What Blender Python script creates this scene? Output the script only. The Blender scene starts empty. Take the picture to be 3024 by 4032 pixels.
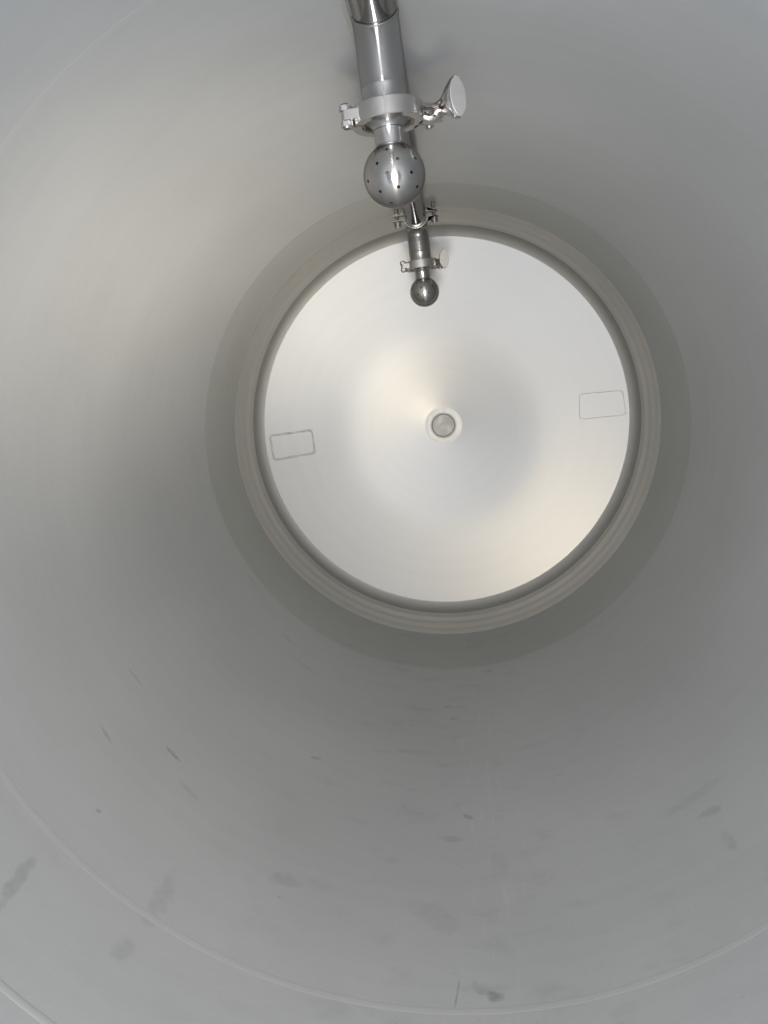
import bpy, bmesh, math, random
from mathutils import Vector, Matrix
random.seed(4)
PI = math.pi
sc = bpy.context.scene
COL = sc.collection

# ------------------------------------------------------------------ camera
F, CX, CY = 3028.0, 1512.0, 2016.0           # focal length and centre of the photograph in its pixels
R = 0.54                                     # tank radius (m)
AX, AZ = -0.070 * R, -0.285 * R              # tank axis, seen from the camera
VP, ROLL = (1774.0, 1450.0), math.radians(6.5)
Yc = Vector((VP[0]-CX, -(VP[1]-CY), -F)).normalized()
Dn = Vector((math.sin(ROLL), -math.cos(ROLL), 0)); Dn = (Dn - Dn.dot(Yc)*Yc).normalized()
Zc = -Dn; Xc = Yc.cross(Zc)
M = Matrix((Xc, Yc, Zc))                     # camera to world
cam = bpy.data.objects.new('camera', bpy.data.cameras.new('camera'))
COL.objects.link(cam); cam.matrix_world = M.to_4x4()
cam.data.sensor_fit = 'VERTICAL'; cam.data.sensor_height = 24.0
cam.data.lens = 24.0 * F / 4032.0
cam.data.clip_start = 0.01; cam.data.clip_end = 100
sc.camera = cam

def ray(px, py): return M @ Vector(((px-CX)/F, -(py-CY)/F, -1.0))
def at(px, py, D): return ray(px, py) * D

# ------------------------------------------------------------------ light
w = bpy.data.worlds.new('World'); sc.world = w; w.use_nodes = True
w.node_tree.nodes['Background'].inputs[0].default_value = (0.88, 0.92, 1.0, 1)
w.node_tree.nodes['Background'].inputs[1].default_value = 0.18
sc.view_settings.view_transform = 'Standard'; sc.view_settings.look = 'None'
sc.view_settings.exposure = 0.0; sc.view_settings.gamma = 1.0
sc.view_settings.use_curve_mapping = False
sc.render.engine = 'CYCLES'
cy = sc.cycles
cy.use_denoising = True; cy.max_bounces = 14; cy.glossy_bounces = 12; cy.diffuse_bounces = 6
cy.sample_clamp_indirect = 6.0; cy.caustics_reflective = True; cy.blur_glossy = 0.3

def area(name, loc, target, size, power, col, shape='DISK', sy=None):
    l = bpy.data.lights.new(name, 'AREA'); l.shape = shape; l.size = size
    if sy: l.size_y = sy
    l.energy = power; l.color = col
    o = bpy.data.objects.new(name, l); COL.objects.link(o); o.location = loc
    o.rotation_euler = (Vector(target)-Vector(loc)).to_track_quat('-Z', 'Y').to_euler()
    return o
area('manway_daylight_low', (AX+.03, -0.32, AZ-.13), (AX-.14, 2, AZ+.12), 0.42, 5.6, (0.885, 0.945, 1.0))
area('manway_daylight_high', (AX+.08, -0.32, AZ-.01), (AX-.14, 2, AZ+.00), 0.38, 3.8, (1.0, 0.965, 0.985))
lamp = area('work_lamp', (AX+0.06, -0.25, AZ-0.29), (AX-.25, 2.20, AZ+.12), 0.08, 0.85, (1.0, 0.84, 0.60))
lamp.data.spread = math.radians(62)
lamp2 = area('wall_streak_fill', (AX-0.04, -0.22, AZ-0.22), (AX-.37, 1.45, AZ+.42), 0.20, 0.52, (1.0, 0.90, 0.74))  # added unseen lamp, aimed to make the warm streak on the upper left wall
lamp2.data.spread = math.radians(31)

# ------------------------------------------------------------------ materials
def mat(name):
    m = bpy.data.materials.new(name); m.use_nodes = True
    return m, m.node_tree.nodes, m.node_tree.links, m.node_tree.nodes['Principled BSDF']

def tangent(nodes, axis):
    t = nodes.new('ShaderNodeTangent'); t.direction_type = 'RADIAL'; t.axis = axis; return t

def metal(name, col, rough, aniso=0.0, axis='Z', scale=60, bump=0.0, rvar=0.06, brush=None, cvar=0.06, metallic=1.0, edge=.40):
    m, n, l, b = mat(name)
    b.inputs['Metallic'].default_value = metallic
    if metallic: b.inputs['Specular Tint'].default_value = (edge, edge, edge, 1)
    tc = n.new('ShaderNodeTexCoord')
    mp = n.new('ShaderNodeMapping'); l.new(tc.outputs['Object'], mp.inputs[0])
    if brush: mp.inputs['Scale'].default_value = brush
    nz = n.new('ShaderNodeTexNoise'); nz.inputs['Scale'].default_value = scale; nz.inputs['Detail'].default_value = 4
    l.new(mp.outputs[0], nz.inputs['Vector'])
    mr = n.new('ShaderNodeMapRange'); mr.inputs[3].default_value = rough-rvar; mr.inputs[4].default_value = rough+rvar
    mr.inputs[1].default_value = .3; mr.inputs[2].default_value = .7
    l.new(nz.outputs[0], mr.inputs[0]); l.new(mr.outputs[0], b.inputs['Roughness'])
    mc = n.new('ShaderNodeMix'); mc.data_type = 'RGBA'
    mc.inputs[6].default_value = [c*(1-cvar) for c in col]+[1]; mc.inputs[7].default_value = [min(1, c*(1+cvar)) for c in col]+[1]
    n2 = n.new('ShaderNodeTexNoise'); n2.inputs['Scale'].default_value = scale*.35; l.new(tc.outputs['Object'], n2.inputs['Vector'])
    l.new(n2.outputs[0], mc.inputs[0]); l.new(mc.outputs[2], b.inputs['Base Color'])
    if aniso:
        b.inputs['Anisotropic'].default_value = aniso
        b.inputs['Anisotropic Rotation'].default_value = 0.25
        l.new(tangent(n, axis).outputs[0], b.inputs['Tangent'])
    if bump:
        bp = n.new('ShaderNodeBump'); bp.inputs['Strength'].default_value = bump; bp.inputs['Distance'].default_value = .001
        l.new(nz.outputs[0], bp.inputs['Height']); l.new(bp.outputs[0], b.inputs['Normal'])
    return m

M_PIPE = metal('pipe_steel', (.70, .685, .68), .23, .5, 'Z', 40, 0, rvar=.02, cvar=.03)
M_HEAD_PIPE = metal('header_steel', (.62, .61, .61), .14, 0, 'Y', 90, .03, rvar=.02)
M_BALL = metal('ball_steel', (.66, .645, .63), .22, .85, 'Z', 60, 0, rvar=.02, cvar=.03)
M_CAST = metal('polished_cast_steel', (.92, .89, .87), .24, 0, 'Z', 90, .06, rvar=.03, cvar=.03, edge=.5)
M_NUT = metal('cast_nut_steel', (.98, .96, .95), .70, 0, 'Z', 90, .04, rvar=.03, cvar=.03)
M_STRAP = metal('strap_steel', (.62, .61, .58), .25, 0, 'Z', 120, .1)
M_BOLT = metal('bolt_steel', (.58, .57, .55), .30, 0, 'Z', 200, .1)
M_WELD = metal('weld_bead_steel', (.55, .52, .46), .38, 0, 'Z', 220, .5)
M_RUB = metal('black_gasket', (.012, .012, .013), .5, metallic=0)
M_HEADFIN = metal('weld_trace_steel', (.43, .42, .395), .58, 0, 'Z', 90, .03)

# marks on the shell wall: photo position, half length, half width (m), direction, strength
SPOTS = [(1058*1.8228,1450*1.8228,.010,.005,0,.30),(965*1.8228,1527*1.8228,.010,.004,0,.35),(980*1.8228,1553*1.8228,.011,.007,0,.30),
 (1012*1.8228,1765*1.8228,.011,.006,.3,.42),(1070*1.8228,2153*1.8228,.011,.008,.1,.55),(1040*1.8228,2135*1.8228,.016,.008,.6,.22),
 (375*1.8228,1630*1.8228,.016,.004,.8,.40),(228*1.8228,1585*1.8228,.016,.003,1.0,.28),(683*1.8228,1638*1.8228,.011,.005,.2,.3),
 (620*1.8228,1378*1.8228,.020,.003,.8,.3),(290*1.8228,1460*1.8228,.020,.002,.9,.28),(612*1.8228,1900*1.8228,.022,.013,.2,.16),
 (35*1.8228,1905*1.8228,.035,.008,-.95,.25),(975*1.8228,1812*1.8228,.018,.009,.1,.2),(1535*1.8228,1755*1.8228,.020,.008,-.4,.2),
 (350*1.8228,1940*1.8228,.045,.012,-1.05,.14),(265*1.8228,2052*1.8228,.018,.010,-.5,.16),(1130*1.8228,1490*1.8228,.016,.002,-.2,.2),
 (940*1.8228,1500*1.8228,.016,.002,.1,.25),(1575*1.8228,1815*1.8228,.025,.006,.9,.14),(410*1.8228,1710*1.8228,.020,.006,.8,.12),
 (544*1.8228,1252*1.8228,.016,.003,1.0,.3),(988*1.8228,2145*1.8228,.025,.0012,-1.4,.4),(213*1.8228,1752*1.8228,.004,.003,0,.4),
 (1200*1.8228,1675*1.8228,.018,.002,-.4,.2),(900*1.8228,1625*1.8228,.035,.012,.05,.10),(940*1.8228,1980*1.8228,.045,.02,.5,.10),
 (1495*1.8228,1725*1.8228,.05,.01,-.6,.10),(660*1.8228,1440*1.8228,.05,.004,.7,.14)]

def wall_hit(px, py):
    d = ray(px, py); a = d.x**2+d.z**2; b = -2*(d.x*AX+d.z*AZ); c = AX**2+AZ**2-R*R
    t = (-b+math.sqrt(b*b-4*a*c))/(2*a); return d*t
def wall_uv(p):
    th = (math.atan2(p.z-AZ, p.x-AX) - PI/2) % (2*PI)
    return th*R, p.y

def shell_material(name, col, rough, spots=True, aniso=.5, dish=False):
    m, n, l, b = mat(name)
    b.inputs['Metallic'].default_value = 1.0
    uv = n.new('ShaderNodeUVMap'); uv.uv_map = 'wall'
    tc = n.new('ShaderNodeTexCoord')
    def noise(scale, det, src, mscale=None):
        v = src
        if mscale:
            mp = n.new('ShaderNodeMapping'); mp.inputs['Scale'].default_value = mscale; l.new(src, mp.inputs[0]); v = mp.outputs[0]
        z = n.new('ShaderNodeTexNoise'); z.inputs['Scale'].default_value = scale; z.inputs['Detail'].default_value = det
        l.new(v, z.inputs['Vector']); return z.outputs[0]
    def math_(op, a, b_=None, c=None, clamp=False):
        q = n.new('ShaderNodeMath'); q.operation = op; q.use_clamp = clamp
        for i, x in enumerate((a, b_, c)):
            if x is None: continue
            if isinstance(x, (int, float)): q.inputs[i].default_value = x
            else: l.new(x, q.inputs[i])
        return q.outputs[0]
    bsrc = tc.outputs['Object'] if dish else uv.outputs[0]
    broad = noise(2.6, 3, bsrc)
    streak = noise(9, 4, uv.outputs[0], (0.02 if dish else 0.35, 5.0, 1))       # long round the tank, short along it
    fine = noise(420, 2, uv.outputs[0], (0.004 if dish else 0.12, 1.6, 1))
    s = math_('ADD', math_('MULTIPLY', broad, .14), math_('MULTIPLY', streak, .06))
    s = math_('ADD', s, math_('MULTIPLY', fine, .07))
    bright = math_('ADD', s, .85)
    if spots:
        wob = noise(60, 3, uv.outputs[0]); wob2 = noise(150, 3, uv.outputs[0])
        sep = n.new('ShaderNodeSeparateXYZ'); l.new(uv.outputs[0], sep.inputs[0])
        acc = None
        for (px, py, hl, hw, ang, st) in SPOTS:
            p = wall_hit(px, py); u0, v0 = wall_uv(p)
            # direction measured in the photo, carried on to the wall
            q = wall_hit(px+20*math.cos(ang), py+20*math.sin(ang)); u1, v1 = wall_uv(q)
            a = math.atan2(v1-v0, u1-u0); ca, sa = math.cos(a), math.sin(a)
            du = math_('SUBTRACT', sep.outputs[0], u0); dv = math_('SUBTRACT', sep.outputs[1], v0)
            x = math_('ADD', math_('MULTIPLY', du, ca/hl), math_('MULTIPLY', dv, sa/hl))
            y = math_('ADD', math_('MULTIPLY', du, -sa/hw), math_('MULTIPLY', dv, ca/hw))
            r2 = math_('ADD', math_('MULTIPLY', x, x), math_('MULTIPLY', y, y))
            r2 = math_('ADD', r2, math_('MULTIPLY', math_('SUBTRACT', wob, .5), 3.2))
            k = math_('MULTIPLY', math_('SUBTRACT', 1.25, r2, clamp=True), st)
            acc = k if acc is None else math_('ADD', acc, k)
        acc = math_('MULTIPLY', acc, math_('ADD', math_('MULTIPLY', wob2, 1.5), .25))
        bright = math_('MULTIPLY', bright, math_('SUBTRACT', 1.0, math_('MULTIPLY', acc, .52)))
    if spots:
        sm = noise(16, 6, uv.outputs[0], (1.0, 1.6, 1)); run = noise(70, 3, uv.outputs[0], (1.4, .16, 1))
        du = math_('DIVIDE', math_('SUBTRACT', sep.outputs[0], PI*R), .42)
        low = math_('SUBTRACT', 1.0, math_('MULTIPLY', du, du), clamp=True)
        a1 = math_('MULTIPLY', math_('SUBTRACT', sm, .56, clamp=True), .42)
        a2 = math_('MULTIPLY', math_('SUBTRACT', run, .56, clamp=True), .28)
        dv_ = math_('DIVIDE', math_('SUBTRACT', sep.outputs[0], PI*R+.02), .07)
        mid = math_('SUBTRACT', 1.0, math_('MULTIPLY', dv_, dv_), clamp=True)
        bright = math_('SUBTRACT', bright, math_('MULTIPLY', low, a1))
        bright = math_('ADD', bright, math_('MULTIPLY', mid, a2))
        sp = math_('MULTIPLY', math_('SUBTRACT', noise(75, 3, uv.outputs[0], (1.0, 2.4, 1)), .69, clamp=True), 2.6)
        bright = math_('SUBTRACT', bright, math_('MULTIPLY', low, sp))
    mc = n.new('ShaderNodeVectorMath'); mc.operation = 'SCALE'; mc.inputs[0].default_value = col
    l.new(bright, mc.inputs['Scale']); l.new(mc.outputs[0], b.inputs['Base Color'])
    rr = math_('ADD', math_('MULTIPLY', broad, .10), rough-.05)
    l.new(rr, b.inputs['Roughness'])
    b.inputs['Anisotropic'].default_value = aniso; b.inputs['Anisotropic Rotation'].default_value = .25
    l.new(tangent(n, 'Y').outputs[0], b.inputs['Tangent'])
    if dish:
        b.inputs['Coat Weight'].default_value = .20; b.inputs['Coat IOR'].default_value = 1.8; b.inputs['Coat Roughness'].default_value = .15
    bp = n.new('ShaderNodeBump'); bp.inputs['Strength'].default_value = .35; bp.inputs['Distance'].default_value = .004
    l.new(noise(3.2, 2, bsrc, (1, .8, 1)), bp.inputs['Height'])
    bp2 = n.new('ShaderNodeBump'); bp2.inputs['Strength'].default_value = .3; bp2.inputs['Distance'].default_value = .0004
    l.new(fine, bp2.inputs['Height']); l.new(bp.outputs[0], bp2.inputs['Normal'])
    l.new(bp2.outputs[0], b.inputs['Normal'])
    return m

M_SHELL = shell_material('dull_tank_steel', (.602, .610, .612), .80)
M_COURSE = shell_material('end_course_steel', (.555, .563, .545), .80, aniso=.5)  # slightly darker plate; shade of the far wall is also put into its colour
M_DISH = shell_material('end_dish_steel', (.385, .394, .406), .58, spots=False, aniso=0, dish=True)
M_KNUCK = shell_material('end_knuckle_steel', (.60, .60, .585), .74, spots=False, aniso=0)
M_FLANGE = shell_material('end_flange_steel', (.99, .97, .925), .64, spots=False, aniso=0)

# ------------------------------------------------------------------ mesh helpers
def link(name, bm, m, parent=None, smooth=True, angle=35):
    me = bpy.data.meshes.new(name)
    bmesh.ops.recalc_face_normals(bm, faces=bm.faces) if 'wall' not in bm.loops.layers.uv.keys() else None
    bm.to_mesh(me); bm.free()
    me.materials.append(m)
    if smooth:
        me.polygons.foreach_set('use_smooth', [True]*len(me.polygons))
        me.set_sharp_from_angle(angle=math.radians(angle))
    o = bpy.data.objects.new(name, me); COL.objects.link(o)
    if parent: o.parent = parent
    return o

def lathe(bm, prof, n=64, mtx=None, a0=0, a1=2*PI, caps=True, closed=False):
    """prof = [(r, z)] round local Z; a partial sweep gets end caps when the profile is closed"""
    full = abs(a1-a0-2*PI) < 1e-6
    k = n if full else n+1
    rings = []
    for (r, z) in prof:
        if r < 1e-7 and full: rings.append([bm.verts.new((0, 0, z))]*k); continue
        rings.append([bm.verts.new((r*math.cos(a0+(a1-a0)*i/n), r*math.sin(a0+(a1-a0)*i/n), z)) for i in range(k)])
    m = len(rings); pairs = [(i, i+1) for i in range(m-1)] + ([(m-1, 0)] if closed else [])
    for a, b in pairs:
        for i in range(n):
            j = (i+1) % k
            vs = []
            for v in (rings[a][i], rings[a][j], rings[b][j], rings[b][i]):
                if v not in vs: vs.append(v)
            if len(vs) > 2:
                try: bm.faces.new(vs)
                except ValueError: pass
    if closed and not full:
        bm.faces.new([r[0] for r in rings]); bm.faces.new([r[-1] for r in rings][::-1])
    vs = set(v for r in rings for v in r)
    if mtx: bmesh.ops.transform(bm, matrix=mtx, verts=list(vs))
    return bm

def tube(bm, pts, r, n=24, cap=True, closed=False, squash=None):
    pts = [Vector(p) for p in pts]; rings = []; up = None
    m = len(pts)
    for i, p in enumerate(pts):
        if closed: t = (pts[(i+1) % m]-pts[i-1]).normalized()
        else: t = (pts[min(i+1, m-1)]-pts[max(i-1, 0)]).normalized()
        if up is None:
            up = Vector((0, 0, 1)) if abs(t.z) < .9 else Vector((1, 0, 0))
        s = t.cross(up).normalized(); up = s.cross(t).normalized()
        rr = r(i/(m-1)) if callable(r) else r
        rings.append([bm.verts.new(p+(s*math.cos(2*PI*k/n)+up*math.sin(2*PI*k/n))*rr) for k in range(n)])
    for i in range(m if closed else m-1):
        a, b = rings[i], rings[(i+1) % m]
        for k in range(n): bm.faces.new((a[k], a[(k+1) % n], b[(k+1) % n], b[k]))
    if cap and not closed: bm.faces.new(rings[0][::-1]); bm.faces.new(rings[-1])
    return bm

def prism(bm, outline, z0, z1, mtx=None, bev=0.0):
    lo = [bm.verts.new((x, y, z0)) for x, y in outline]; hi = [bm.verts.new((x, y, z1)) for x, y in outline]
    n = len(outline); fs = [bm.faces.new(lo[::-1]), bm.faces.new(hi)]
    for i in range(n): fs.append(bm.faces.new((lo[i], lo[(i+1) % n], hi[(i+1) % n], hi[i])))
    vs = lo+hi
    if bev:
        es = list(set(e for f in fs for e in f.edges if len(e.link_faces) == 2 and e.calc_face_angle(0) > .6))
        r = bmesh.ops.bevel(bm, geom=es, offset=bev, segments=2, profile=.6, affect='EDGES')
        vs = list(set(vs) & set(bm.verts)) + r['verts']; vs = list(set(v for v in vs if v.is_valid))
    if mtx: bmesh.ops.transform(bm, matrix=mtx, verts=vs)
    return bm

def box(bm, x0, x1, y0, y1, z0, z1, mtx=None, bev=.0006):
    return prism(bm, [(x0, y0), (x1, y0), (x1, y1), (x0, y1)], z0, z1, mtx, bev)

def cyl(bm, r, z0, z1, mtx=None, n=32, ch=.0005):
    return lathe(bm, [(0, z0), (r-ch, z0), (r, z0+ch), (r, z1-ch), (r-ch, z1), (0, z1)], n, mtx)

def thing(name, label, cat, loc=(0, 0, 0), rot=(0, 0, 0), group=None):
    o = bpy.data.objects.new(name, None); COL.objects.link(o); o.empty_display_size = .02
    o.location = loc; o.rotation_euler = rot; o['label'] = label; o['category'] = cat
    if group: o['group'] = group
    return o

T = Matrix.Translation
def Rx(a): return Matrix.Rotation(a, 4, 'X')
def Ry(a): return Matrix.Rotation(a, 4, 'Y')
def Rz(a): return Matrix.Rotation(a, 4, 'Z')
TO_Y = Rx(-PI/2)                                  # local Z becomes world +Y

# ------------------------------------------------------------------ the tank
Y_NEAR, Y_MID, Y_STEP, Y_WELD, Y_TAN = -0.12, 1.362*R, 3.19*R, 3.628*R, 2.086
Y_FIRST = 1.055*R
tank = thing('steel_tank', 'inside of a round dull grey stainless steel tank with a bright dished end', 'tank', (AX, Y_NEAR, AZ))

def revolve(prof, n=256):
    """surface of revolution round the tank axis, faces towards the axis, UV = metres round the wall / metres along"""
    bm = bmesh.new(); uvl = bm.loops.layers.uv.new('wall'); rows = []
    s = 0; ss = [prof[0][1]]
    for i in range(1, len(prof)):
        s += math.hypot(prof[i][0]-prof[i-1][0], prof[i][1]-prof[i-1][1]); ss.append(prof[0][1]+s)
    for (r, y) in prof:
        rows.append([bm.verts.new((r*math.cos(PI/2+2*PI*i/n), y-Y_NEAR, r*math.sin(PI/2+2*PI*i/n))) for i in range(n)])
    for j in range(len(prof)-1):
        for i in range(n):
            k = (i+1) % n
            f = bm.faces.new((rows[j][i], rows[j][k], rows[j+1][k], rows[j+1][i]))
            for lp, (a, b) in zip(f.loops, ((i, j), (i+1, j), (i+1, j+1), (i, j+1))):
                lp[uvl].uv = (2*PI*a/n*R, ss[b])
    return bm

def course(name, y0, y1, r, m):
    k = max(2, int((y1-y0)/.04)); bm = revolve([(r, y0+(y1-y0)*i/k) for i in range(k+1)])
    return link(name, bm, m, tank)
course('shell_course', Y_NEAR, Y_FIRST, R, M_SHELL)
course('shell_course', Y_FIRST, Y_MID, R, M_SHELL)
course('shell_course', Y_MID, Y_STEP, R, M_SHELL)
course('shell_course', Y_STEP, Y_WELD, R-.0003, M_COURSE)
# near end plate round the manway, behind the camera
bm = revolve([(R, Y_NEAR), (R*.96, Y_NEAR-.06), (R*.85, Y_NEAR-.10), (R*.60, Y_NEAR-.13), (.30, Y_NEAR-.14), (.295, Y_NEAR-.20)][::-1])
link('near_end_plate', bm, M_SHELL, tank)
# far end: straight flange, knuckle, shallow dish, rolled outlet
RK, RC = .030, 2.60
Y_CR, R_CR = 2.048, .5238; RF = R_CR-.0028; al = math.asin((RF-RK)/(RC-RK)); yc = Y_TAN - (RC-RK)*math.cos(al)      # centre of the dish sphere on the axis
R_P, R_N = .047, .0300
fl = []
for i in range(49):                                   # rolled transition ring with shallow ripples, a crease, then a short straight wall
    t = i/48
    fl.append((R+(R_CR-R)*t**1.15-.0022*(1-math.cos(2*PI*2.5*t))*(.4+.6*t), Y_WELD+(Y_CR-Y_WELD)*t))
fl += [(R_CR-.0018, Y_CR+.0020), (R_CR-.0022, Y_CR+.0034), (R_CR-.0015, Y_CR+.0060), (R_CR-.0008, Y_CR+.011), (R_CR-.0028, Y_TAN)]
link('end_flange', revolve(fl), M_FLANGE, tank)
prof = [fl[-1]]
for i in range(1, 25):
    a = (PI/2-al)*i/24; prof.append((RF-RK+RK*math.cos(a), Y_TAN+RK*math.sin(a)))
def cone(r):      # the middle of the end is pressed out into a very flat cone
    w_ = .020; t = (.262-r)/w_
    return .021*w_*(math.log1p(math.exp(t)) if t < 30 else t)
link('end_knuckle', revolve(prof), M_KNUCK, tank)
prof = [prof[-1]]
b0 = al; b1 = math.asin(R_P/RC)
for i in range(1, 81):
    b = b0+(b1-b0)*i/80; r_ = RC*math.sin(b)
    prof.append((r_, yc+RC*math.cos(b)+cone(r_)))
link('dished_end', revolve(prof), M_DISH, tank)
ya = yc+RC*math.cos(b1)+cone(R_P)
bm = revolve([(R_P+.006, ya-.00015), (R_P, ya-.0004), (.0440, ya-.0007), (.0400, ya-.0007), (.0360, ya-.0003), (.0330, ya+.0003), (.0310, ya+.0011), (R_N, ya+.0022), (R_N, ya+.005)], 96)
M_COLLAR = shell_material('outlet_collar_steel', (.62, .62, .61), .52, spots=False, aniso=0)
outlet = link('outlet', bm, M_COLLAR, tank)
bm = bmesh.new(); lathe(bm, [(R_N+.003, 0), (R_N+.003, .003), (0, .003), (0, 0)], 64, T((0, ya+.0025-Y_NEAR, 0)) @ TO_Y)
M_CAP = metal('outlet_floor_steel', (.56, .56, .545), .62, 0, 'Y', 60, .1)
link('outlet_floor', bm, M_CAP, outlet)

def weld_ring(y, r, wd, h, m, n=256):
    k = 8
    bm = revolve([(r+.0004-h*math.cos(PI*(i/k-.5))-.0004*(0 < i < k), y-wd/2+wd*i/k) for i in range(k+1)])
    return link('weld_seam', bm, m, tank, angle=80)
M_SEAM = shell_material('ground_weld_steel', (.622, .627, .626), .79, spots=False)
M_SEAM2 = shell_material('end_weld_steel', (.56, .56, .54), .72, spots=False)
M_WELD2 = metal('small_weld_steel', (.60, .60, .60), .42, 0, 'Y', 150, .2)
weld_ring(Y_FIRST, R, .010, .0006, M_SEAM)
weld_ring(Y_MID, R, .012, .00015, M_SEAM)
weld_ring(Y_STEP, R-.0002, .005, .0004, M_SEAM2)
weld_ring(Y_WELD+.002, R, .004, .0008, M_SEAM2)

# thin strip welded along the roof beside the spray pipe, ending above the tee
q0 = wall_hit(1392, 150); th = math.atan2(q0.z-AZ, q0.x-AX)
bm = bmesh.new()
pts = []
for (dw, dr) in ((-.0032, 0), (-.0028, .0022), (.0028, .0022), (.0032, 0)):
    a = th+dw/R; pts.append(((R-dr)*math.cos(a), (R-dr)*math.sin(a)))
lo = [bm.verts.new((x, .05, z)) for x, z in pts]; hi = [bm.verts.new((x, q0.y-Y_NEAR, z)) for x, z in pts]
for k in range(4): bm.faces.new((lo[k], lo[(k+1) % 4], hi[(k+1) % 4], hi[k]))
bm.faces.new(lo[::-1]); bm.faces.new(hi)
link('roof_strip', bm, M_NUT, tank)

# rectangular weld traces on the dish
def dish_hit(px, py, lift=0.0):
    d = ray(px, py); c = Vector((AX, yc, AZ)); rr = RC-lift
    b = d.dot(c); a = d.dot(d); disc = b*b-a*(c.dot(c)-rr*rr); return d*((b+math.sqrt(disc))/a)
ORI = Vector((AX, Y_NEAR, AZ))
def weld_rect(corners, mtl, rad, label, plate=False):
    pts = []; k = 14
    for i in range(4):
        (x0, y0), (x1, y1) = corners[i], corners[(i+1) % 4]
        for j in range(k):
            t = j/k; e = .06
            x = x0+(x1-x0)*t; y = y0+(y1-y0)*t
            if t < e: # round the corner a little
                xp, yp = corners[i-1]; x += (xp-x0)*.035; y += (yp-y0)*.035
            if j == 0: x += (x1-x0)*.03; y += (y1-y0)*.03
            pts.append(dish_hit(x+random.uniform(-1.2, 1.2), y+random.uniform(-1.2, 1.2), 0)-ORI)
    bm = bmesh.new(); m = len(pts); rows = []; wd, h = rad, rad*.12
    for i, p in enumerate(pts):
        t = (pts[(i+1) % m]-pts[i-1]).normalized(); nrm = (Vector((0, yc-Y_NEAR, 0))-p).normalized(); sd = t.cross(nrm).normalized()
        k = random.uniform(.7, 1.25)
        rows.append([bm.verts.new(p+sd*wd*a*k+nrm*(h*b-.0003)) for a, b in ((-1.15, 0), (-.8, .55), (-.35, .95), (0, 1.05), (.35, .95), (.8, .55), (1.15, 0))])
    for i in range(m):
        for q in range(6): bm.faces.new((rows[i][q], rows[i][q+1], rows[(i+1) % m][q+1], rows[(i+1) % m][q]))
    o = link('weld_outline', bm, mtl, tank); o['label'] = label
    return o
weld_rect([(1063, 1717), (1227, 1693), (1241, 1784), (1079, 1811)], M_HEADFIN, .0040, 'raised rectangular weld outline near the left rim of the dished end')
weld_rect([(2280, 1552), (2451, 1537), (2465, 1633), (2283, 1651)], M_HEADFIN, .0026, 'faint rectangular weld outline near the right rim of the dished end')

# ------------------------------------------------------------------ spray line
PR = .0238                                     # pipe radius
B1 = at(1553, 691, .807); B2 = at(1672, 1149.5, 1.733)     # centres of the two spray balls
ZT = at(1467, 12, .765).z                      # header axis height at the tee
ZE = .330                                      # and at the far elbow
tee = Vector((B1.x, B1.y, ZT)); elb = Vector((B2.x, B2.y, ZE))
hd = (elb-tee).normalized()
BR = .0325; CD = .0585
CL1, CL2 = B1.z+CD, B2.z+CD              # clamp centre heights
line = thing('spray_pipe', 'long polished steel spray pipe under the tank roof with two short drops', 'pipe', tee)
def L(p): return Vector(p)-tee
bm = bmesh.new()
p0 = tee - hd*1.15
rb = .038
e0 = elb-hd*rb; pts = [p0, tee-hd*.3, tee, tee+hd*.4, e0-hd*.02]
for i in range(0, 13):
    a = (PI/2)*i/12
    pts.append(e0 + hd*rb*math.sin(a) + Vector((0, 0, -1))*rb*(1-math.cos(a)))
pts += [Vector((elb.x, elb.y, ZE-rb-.02))]
tube(bm, [L(p) for p in pts], PR, 48, cap=False)
link('header', bm, M_HEAD_PIPE, line)
def drop(x, y, ztop, zbot, first):
    bm = bmesh.new()
    lathe(bm, [(PR, ztop), (PR, zbot+.032), (PR, zbot+.0280), (PR+.0005, zbot+.0265), (PR+.0005, zbot+.0255), (PR, zbot+.0240), (PR, zbot+.007), (PR+.0012, zbot+.003), (.0250, zbot+.001), (.0250, zbot), (.010, zbot)], 64, T((x-tee.x, y-tee.y, -tee.z)))
    return link('drop', bm, M_PIPE, line)
drop(B1.x, B1.y, ZT-.002, CL1, True)
drop(B2.x, B2.y, ZE-rb-.010, CL2, False)
# saddle weld of the tee
bm = bmesh.new(); pts = []
for i in range(60):
    t = 2*PI*i/60; x = (PR+.0002)*math.cos(t); y = (PR+.0002)*math.sin(t)
    pts.append((x, y, -abs(y)-.0004 if abs(y) > .004 else -.0036-abs(y)*.1))
tube(bm, pts, .0009, 8, closed=True); link('tee_weld', bm, M_WELD2, line)

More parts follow.
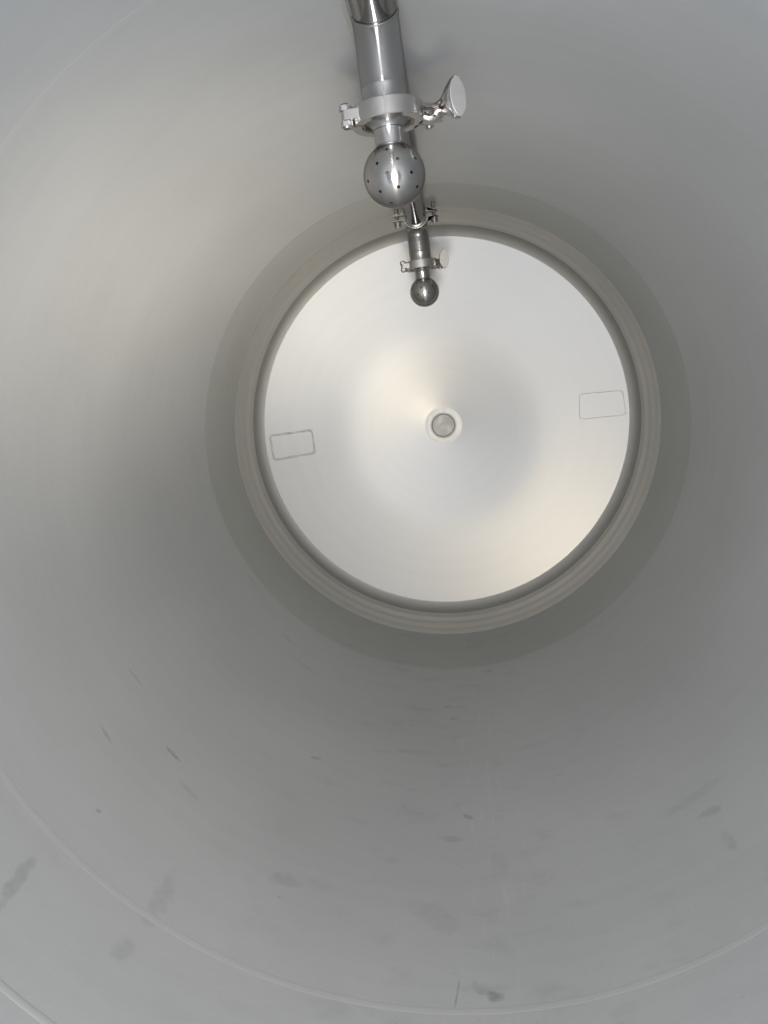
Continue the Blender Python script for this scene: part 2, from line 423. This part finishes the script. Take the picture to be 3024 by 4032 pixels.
# ------------------------------------------------------------------ spray balls
def spray_ball(loc, holes, label, seed):
    root = thing('spray_ball', label, 'spray ball', loc, group='perforated spray balls on the spray pipe')
    rnd = random.Random(seed)
    NU, NV = 300, 170
    bm = bmesh.new(); rows = []
    zmax = math.sqrt(BR**2-.0158**2)           # the neck joins here
    t0 = math.acos(zmax/BR)
    for j in range(NV):
        th = t0+(PI-t0)*j/(NV-1)
        if j == NV-1: rows.append([bm.verts.new((0, 0, -BR))]*NU)
        else: rows.append([bm.verts.new((BR*math.sin(th)*math.cos(2*PI*i/NU), BR*math.sin(th)*math.sin(2*PI*i/NU), BR*math.cos(th))) for i in range(NU)])
    for j in range(NV-1):
        for i in range(NU):
            k = (i+1) % NU; vs = []
            for v in (rows[j][i], rows[j+1][i], rows[j+1][k], rows[j][k]):
                if v not in vs: vs.append(v)
            bm.faces.new(vs)
    dirs = []
    for (px, py) in holes:
        d = ray(px, py); a = d.dot(d); b = d.dot(loc); disc = b*b-a*(loc.dot(loc)-BR*BR)
        if disc < 0: continue
        dirs.append((d*((b-math.sqrt(disc))/a)-loc).normalized())
    # the side turned away has the same spread of holes
    for k in range(5):
        for q in range(6):
            th = math.radians(48+k*24); ph = math.radians((q+.5*(k % 2))*60)+.3
            v = Vector((math.sin(th)*math.cos(ph), math.sin(th)*math.sin(ph), math.cos(th)))
            if v.y > .25 and all(v.angle(u) > .35 for u in dirs): dirs.append(v)
    hr = .00165
    for v in dirs:
        kill = [f for f in bm.faces if (f.calc_center_median()-v*BR).length < hr*1.02]
        if not kill: continue
        bmesh.ops.delete(bm, geom=kill, context='FACES')
    loose = [v for v in bm.verts if not v.link_faces]
    bmesh.ops.delete(bm, geom=loose, context='VERTS')
    for v in dirs:
        c = v*BR
        rim = [e for e in bm.edges if e.is_boundary and all((q.co-c).length < hr*2 for q in e.verts)]
        if not rim: continue
        for q in set(q for e in rim for q in e.verts):
            o = q.co-c; o -= o.dot(v)*v
            if o.length > 1e-6:
                q.co = (c+o.normalized()*hr).normalized()*BR
        ex = bmesh.ops.extrude_edge_only(bm, edges=rim)
        for q in [g for g in ex['geom'] if isinstance(g, bmesh.types.BMVert)]:
            q.co -= v*.0014
    o = link('ball', bm, M_BALL, root, angle=50)
    zt = CD-.0008                            # underside of the upper ferrule
    bm = bmesh.new()
    lathe(bm, [(.0158, zmax-.0015), (.0158, zt-.0140), (.0162, zt-.0132), (.0159, zt-.0124), (.0166, zt-.0108), (.0205, zt-.0065), (.0250, zt-.0045), (.0250, zt-.001), (.0225, zt-.0005)], 64)
    link('neck', bm, M_PIPE, root)
    bm = bmesh.new(); lathe(bm, [(.0163, zmax-.0012), (.0168, zmax-.0002), (.0161, zmax+.0010), (.0156, zmax+.001)], 64)
    link('neck_weld', bm, M_WELD2, root)
    bm = bmesh.new(); lathe(bm, [(.0254, zt-.0007), (.0256, zt), (.0254, zt+.0006), (.0225, zt+.0006)], 64)
    link('gasket', bm, M_RUB, root)
    return root
H1 = [(1340+x*.3014, 350+y*.3014) for x, y in [(608,787),(838,762),(480,973),(748,912),(985,905),(610,1100),(930,1088),(362,1207),(760,1280),(1003,1278),(522,1340),(665,1484)]]
H2 = [(1560+x*.1386, 960+y*.1386) for x, y in [(580,1108),(860,1066),(1033,1208),(455,1293),(718,1234),(625,1441),(917,1386),(1033,1535),(790,1578),(880,1718)]]
spray_ball(B1, H1, 'large near spray ball hanging below the nearer pipe clamp', 1)
spray_ball(B2, H2, 'small far spray ball in front of the bright dished end', 2)

# ------------------------------------------------------------------ tri clamps
def make_clamp(loc, rz, swing, label):
    root = thing('pipe_clamp', label, 'clamp', loc, (0, 0, rz), 'hinged pipe clamps with wing nuts')
    H = .0088; ro = .0370
    prof = [(ro-.0006, -H), (ro, -H+.0006), (ro, H-.0006), (ro-.0006, H), (.0278, H), (.0272, H-.0006), (.0272, H-.003), (.0320, .0050), (.0320, -.0050), (.0272, -H+.003), (.0272, -H+.0006), (.0278, -H)]
    g = math.radians(3.5)
    for name, a0, a1, sy in (('front_jaw', PI+g, 2*PI-g, -1), ('rear_jaw', g, PI-g*2.2, 1)):
        bm = bmesh.new()
        lathe(bm, prof, 40, None, a0, a1, closed=True)
        # fork at the bolt side: two prongs with a slot for the swing bolt
        for z0, z1 in ((-H, -.0046), (.0046, H)):
            x1 = .0590 if sy < 0 else .0560
            out = [(.0325, sy*.0030), (x1-.004, sy*.0030), (x1-.0012, sy*.0042), (x1, sy*.0068), (x1-.0012, sy*.0094), (x1-.004, sy*.0106), (.041, sy*.0112), (.0335, sy*.0150)]
            if sy > 0: out = out[::-1]
            prism(bm, out, z0, z1, None, .0006)
        if sy < 0:   # tongue of the hinge
            out = [(-.0345, -.0120), (-.0440, -.0075), (-.0488, -.0045), (-.0502, 0), (-.0488, .0042), (-.0445, .0056), (-.038, .0045), (-.0345, -.003)]
            prism(bm, out[::-1], -.0046, .0046, None, .0005)
        else:
            for z0, z1 in ((-.0100, -.0050), (.0050, .0100)):
                out = [(-.0340, .0110), (-.0415, .0066), (-.0465, .0060), (-.0504, .0035), (-.0512, 0), (-.0500, -.0036), (-.0450, -.0056), (-.0410, -.004), (-.0350, .003)]
                prism(bm, out, z0, z1, None, .0005)
        link(name, bm, M_CAST, root, angle=30)
    for s in (-1, 1):
        bm = bmesh.new()
        lathe(bm, [(0, .0128), (.0020, .0126), (.0034, .0120), (.0042, .0110), (.0044, .0098), (.0044, .0090)], 24, T((-.0452, 0, 0)) @ (Matrix.Identity(4) if s > 0 else Rx(PI)))
        link('hinge_pin', bm, M_BOLT, root)
    px, py = .0495, .0072
    bm = bmesh.new(); lathe(bm, [(0, -.0112), (.0016, -.0112), (.0020, -.0106), (.0034, -.0106), (.0036, -.0100), (.0036, .0102), (.0030, .0108), (0, .0108)], 24, T((px, py, 0)))
    link('pivot_pin', bm, M_BOLT, root)
    base = T((px, py, 0)) @ Rz(math.radians(swing)) @ Rx(PI/2-math.radians(5))          # local Z now runs along -Y, away from the rear jaw
    bm = bmesh.new()
    lathe(bm, [(0, -.004), (.0038, -.004), (.0038, .030), (0, .030)], 24, base)
    link('swing_bolt', bm, M_BOLT, root)
    # wing nut: round hub that flares out to a flat lens-shaped wing
    bm = bmesh.new(); n = 48
    secs = [(.0180, .0068, .0068), (.0186, .0080, .0080), (.0255, .0080, .0078), (.0290, .0090, .0078), (.0330, .0120, .0084), (.0375, .0160, .0096), (.0415, .0188, .0104), (.0430, .0196, .0106), (.0455, .0199, .0106), (.0500, .0202, .0102), (.0508, .0197, .0096)]
    tw = math.radians(-6); rings = []
    for k, (h, L_, W_) in enumerate(secs):
        f = min(1, max(0, (h-.0265)/.015)); ring_ = []
        for i in range(n):
            t = 2*PI*i/n; c, s = math.cos(t), math.sin(t)
            ex, ey = W_*c, L_*s                         # ellipse, turning into a pointed lens
            lx = W_*max(.30, (1-abs(s)**2.6)**.85)*(1 if c > 0 else -1)*min(1, abs(c)*6)
            x = ex*(1-f)+lx*f
            y = ey*(1-f)+f*L_*max(-.96, min(.96, s))/.96
            ring_.append(bm.verts.new(base @ Rz(tw) @ Vector((x, y, h))))
        rings.append(ring_)
    for a, b in zip(rings, rings[1:]):
        for i in range(n): bm.faces.new((a[i], a[(i+1) % n], b[(i+1) % n], b[i]))
    bm.faces.new(rings[0][::-1]); top = bm.faces.new(rings[-1])
    for f in bm.faces: f.material_index = 0
    top.material_index = 1
    for f in [f for v in rings[-1] for f in v.link_faces]: f.material_index = 1
    nut = link('wing_nut', bm, M_CAST, root, angle=38)
    nut.data.materials.append(M_NUT)
    # round pocket in the flank of the wing with the end of its cross pin
    q = base @ T((-.0088, -.002, .0350)) @ Ry(-PI/2+.25)
    bm = bmesh.new(); lathe(bm, [(.0046, -.0006), (.0050, .0003), (.0044, .0009), (.0038, .0003), (.0034, -.0002), (0, -.0002)], 28, q)
    link('pocket', bm, metal('pocket_shade_steel', (.20, .15, .13), .35), nut)  # shade of the recess is put into this dark brown colour
    bm = bmesh.new(); lathe(bm, [(.0020, -.0003), (.0020, .0008), (.0012, .0014), (0, .0015)], 20, q)
    link('cross_pin', bm, M_BOLT, nut)
    return root
CR = math.radians(25)
make_clamp((B1.x, B1.y, CL1), CR, 15, 'near hinged pipe clamp with wing nut, above the large spray ball')
make_clamp((B2.x, B2.y, CL2), CR+math.radians(2), -14, 'far hinged pipe clamp with wing nut, above the small spray ball')

# ------------------------------------------------------------------ two-piece pipe bracket at the far elbow
sb = elb-hd*(rb+.004)
br = thing('pipe_bracket', 'two-piece steel strap bracket bolted round the pipe by the far elbow', 'bracket', sb, (0, 0, 0))
W = .0075; t_ = .0026
def strap(sgn, zoff):
    ri = PR+.0006; ro = ri+t_; ear = .0495
    # outline in X/Z: half ring with ears (inner then outer line)
    inn, outl = [], []
    e = .0042
    a_s = math.asin((e)/ri)
    for i in range(31):
        a = a_s+(PI-2*a_s)*i/30; inn.append((ri*math.cos(a), ri*math.sin(a)))
    a_o = math.asin((e+t_)/(ro+.003))
    for i in range(31):
        a = a_o+(PI-2*a_o)*i/30; k = 1 if 3 < i < 27 else 1.05
        outl.append((ro*k*math.cos(a), ro*k*math.sin(a)))
    poly = [(ear, e)] + inn + [(-ear, e), (-ear, e+t_)] + outl[::-1] + [(ear, e+t_)]
    poly = [(x, sgn*z) for x, z in poly]
    bm = bmesh.new()
    lo = [bm.verts.new((x, -W, z)) for x, z in poly]; hi = [bm.verts.new((x, W, z)) for x, z in poly]
    n = len(poly)
    for i in range(n): bm.faces.new((lo[i], lo[(i+1) % n], hi[(i+1) % n], hi[i]))
    f1 = bm.faces.new(lo); f2 = bm.faces.new(hi[::-1])
    bmesh.ops.triangulate(bm, faces=[f1, f2])
    return bm
link('lower_strap', strap(-1, 0), M_STRAP, br, angle=40)
link('upper_strap', strap(1, 0), M_STRAP, br, angle=40)
for s in (-1, 1):
    x = s*.0400
    bm = bmesh.new()
    lathe(bm, [(.0036, -.0158), (.0042, -.0178), (.0066, -.0178), (.0075, -.0170), (.0075, -.0076), (.0068, -.0069), (0, -.0069)], 28, T((x, 0, 0)))
    lathe(bm, [(0, -.0156), (.0038, -.0156)], 6, T((x, 0, 0)))
    prof = [(.0040, -.0069)]
    z = -.006
    while z < .0235:
        prof += [(.0043, z), (.0038, z+.0006)]; z += .00125
    prof += [(.0034, .0242), (0, .0242)]
    lathe(bm, prof, 20, T((x, 0, 0)))
    b = link('bolt', bm, M_BOLT, br, angle=30)
    bm = bmesh.new(); cyl(bm, .0070, .0070, .0100, T((x, 0, 0)), 6, .0004); link('nut', bm, M_BOLT, b, angle=30)
# hanger from the upper strap to the wall above
zw = AZ+math.sqrt(max(0, R*R-(sb.x-AX)**2))-sb.z
bm = bmesh.new(); cyl(bm, .006, PR+.002, zw+.001, None, 24)
link('hanger_rod', bm, M_BOLT, br)
bm = bmesh.new(); cyl(bm, .016, zw-.0035, zw-.0005, None, 40); link('wall_pad', bm, M_STRAP, br)
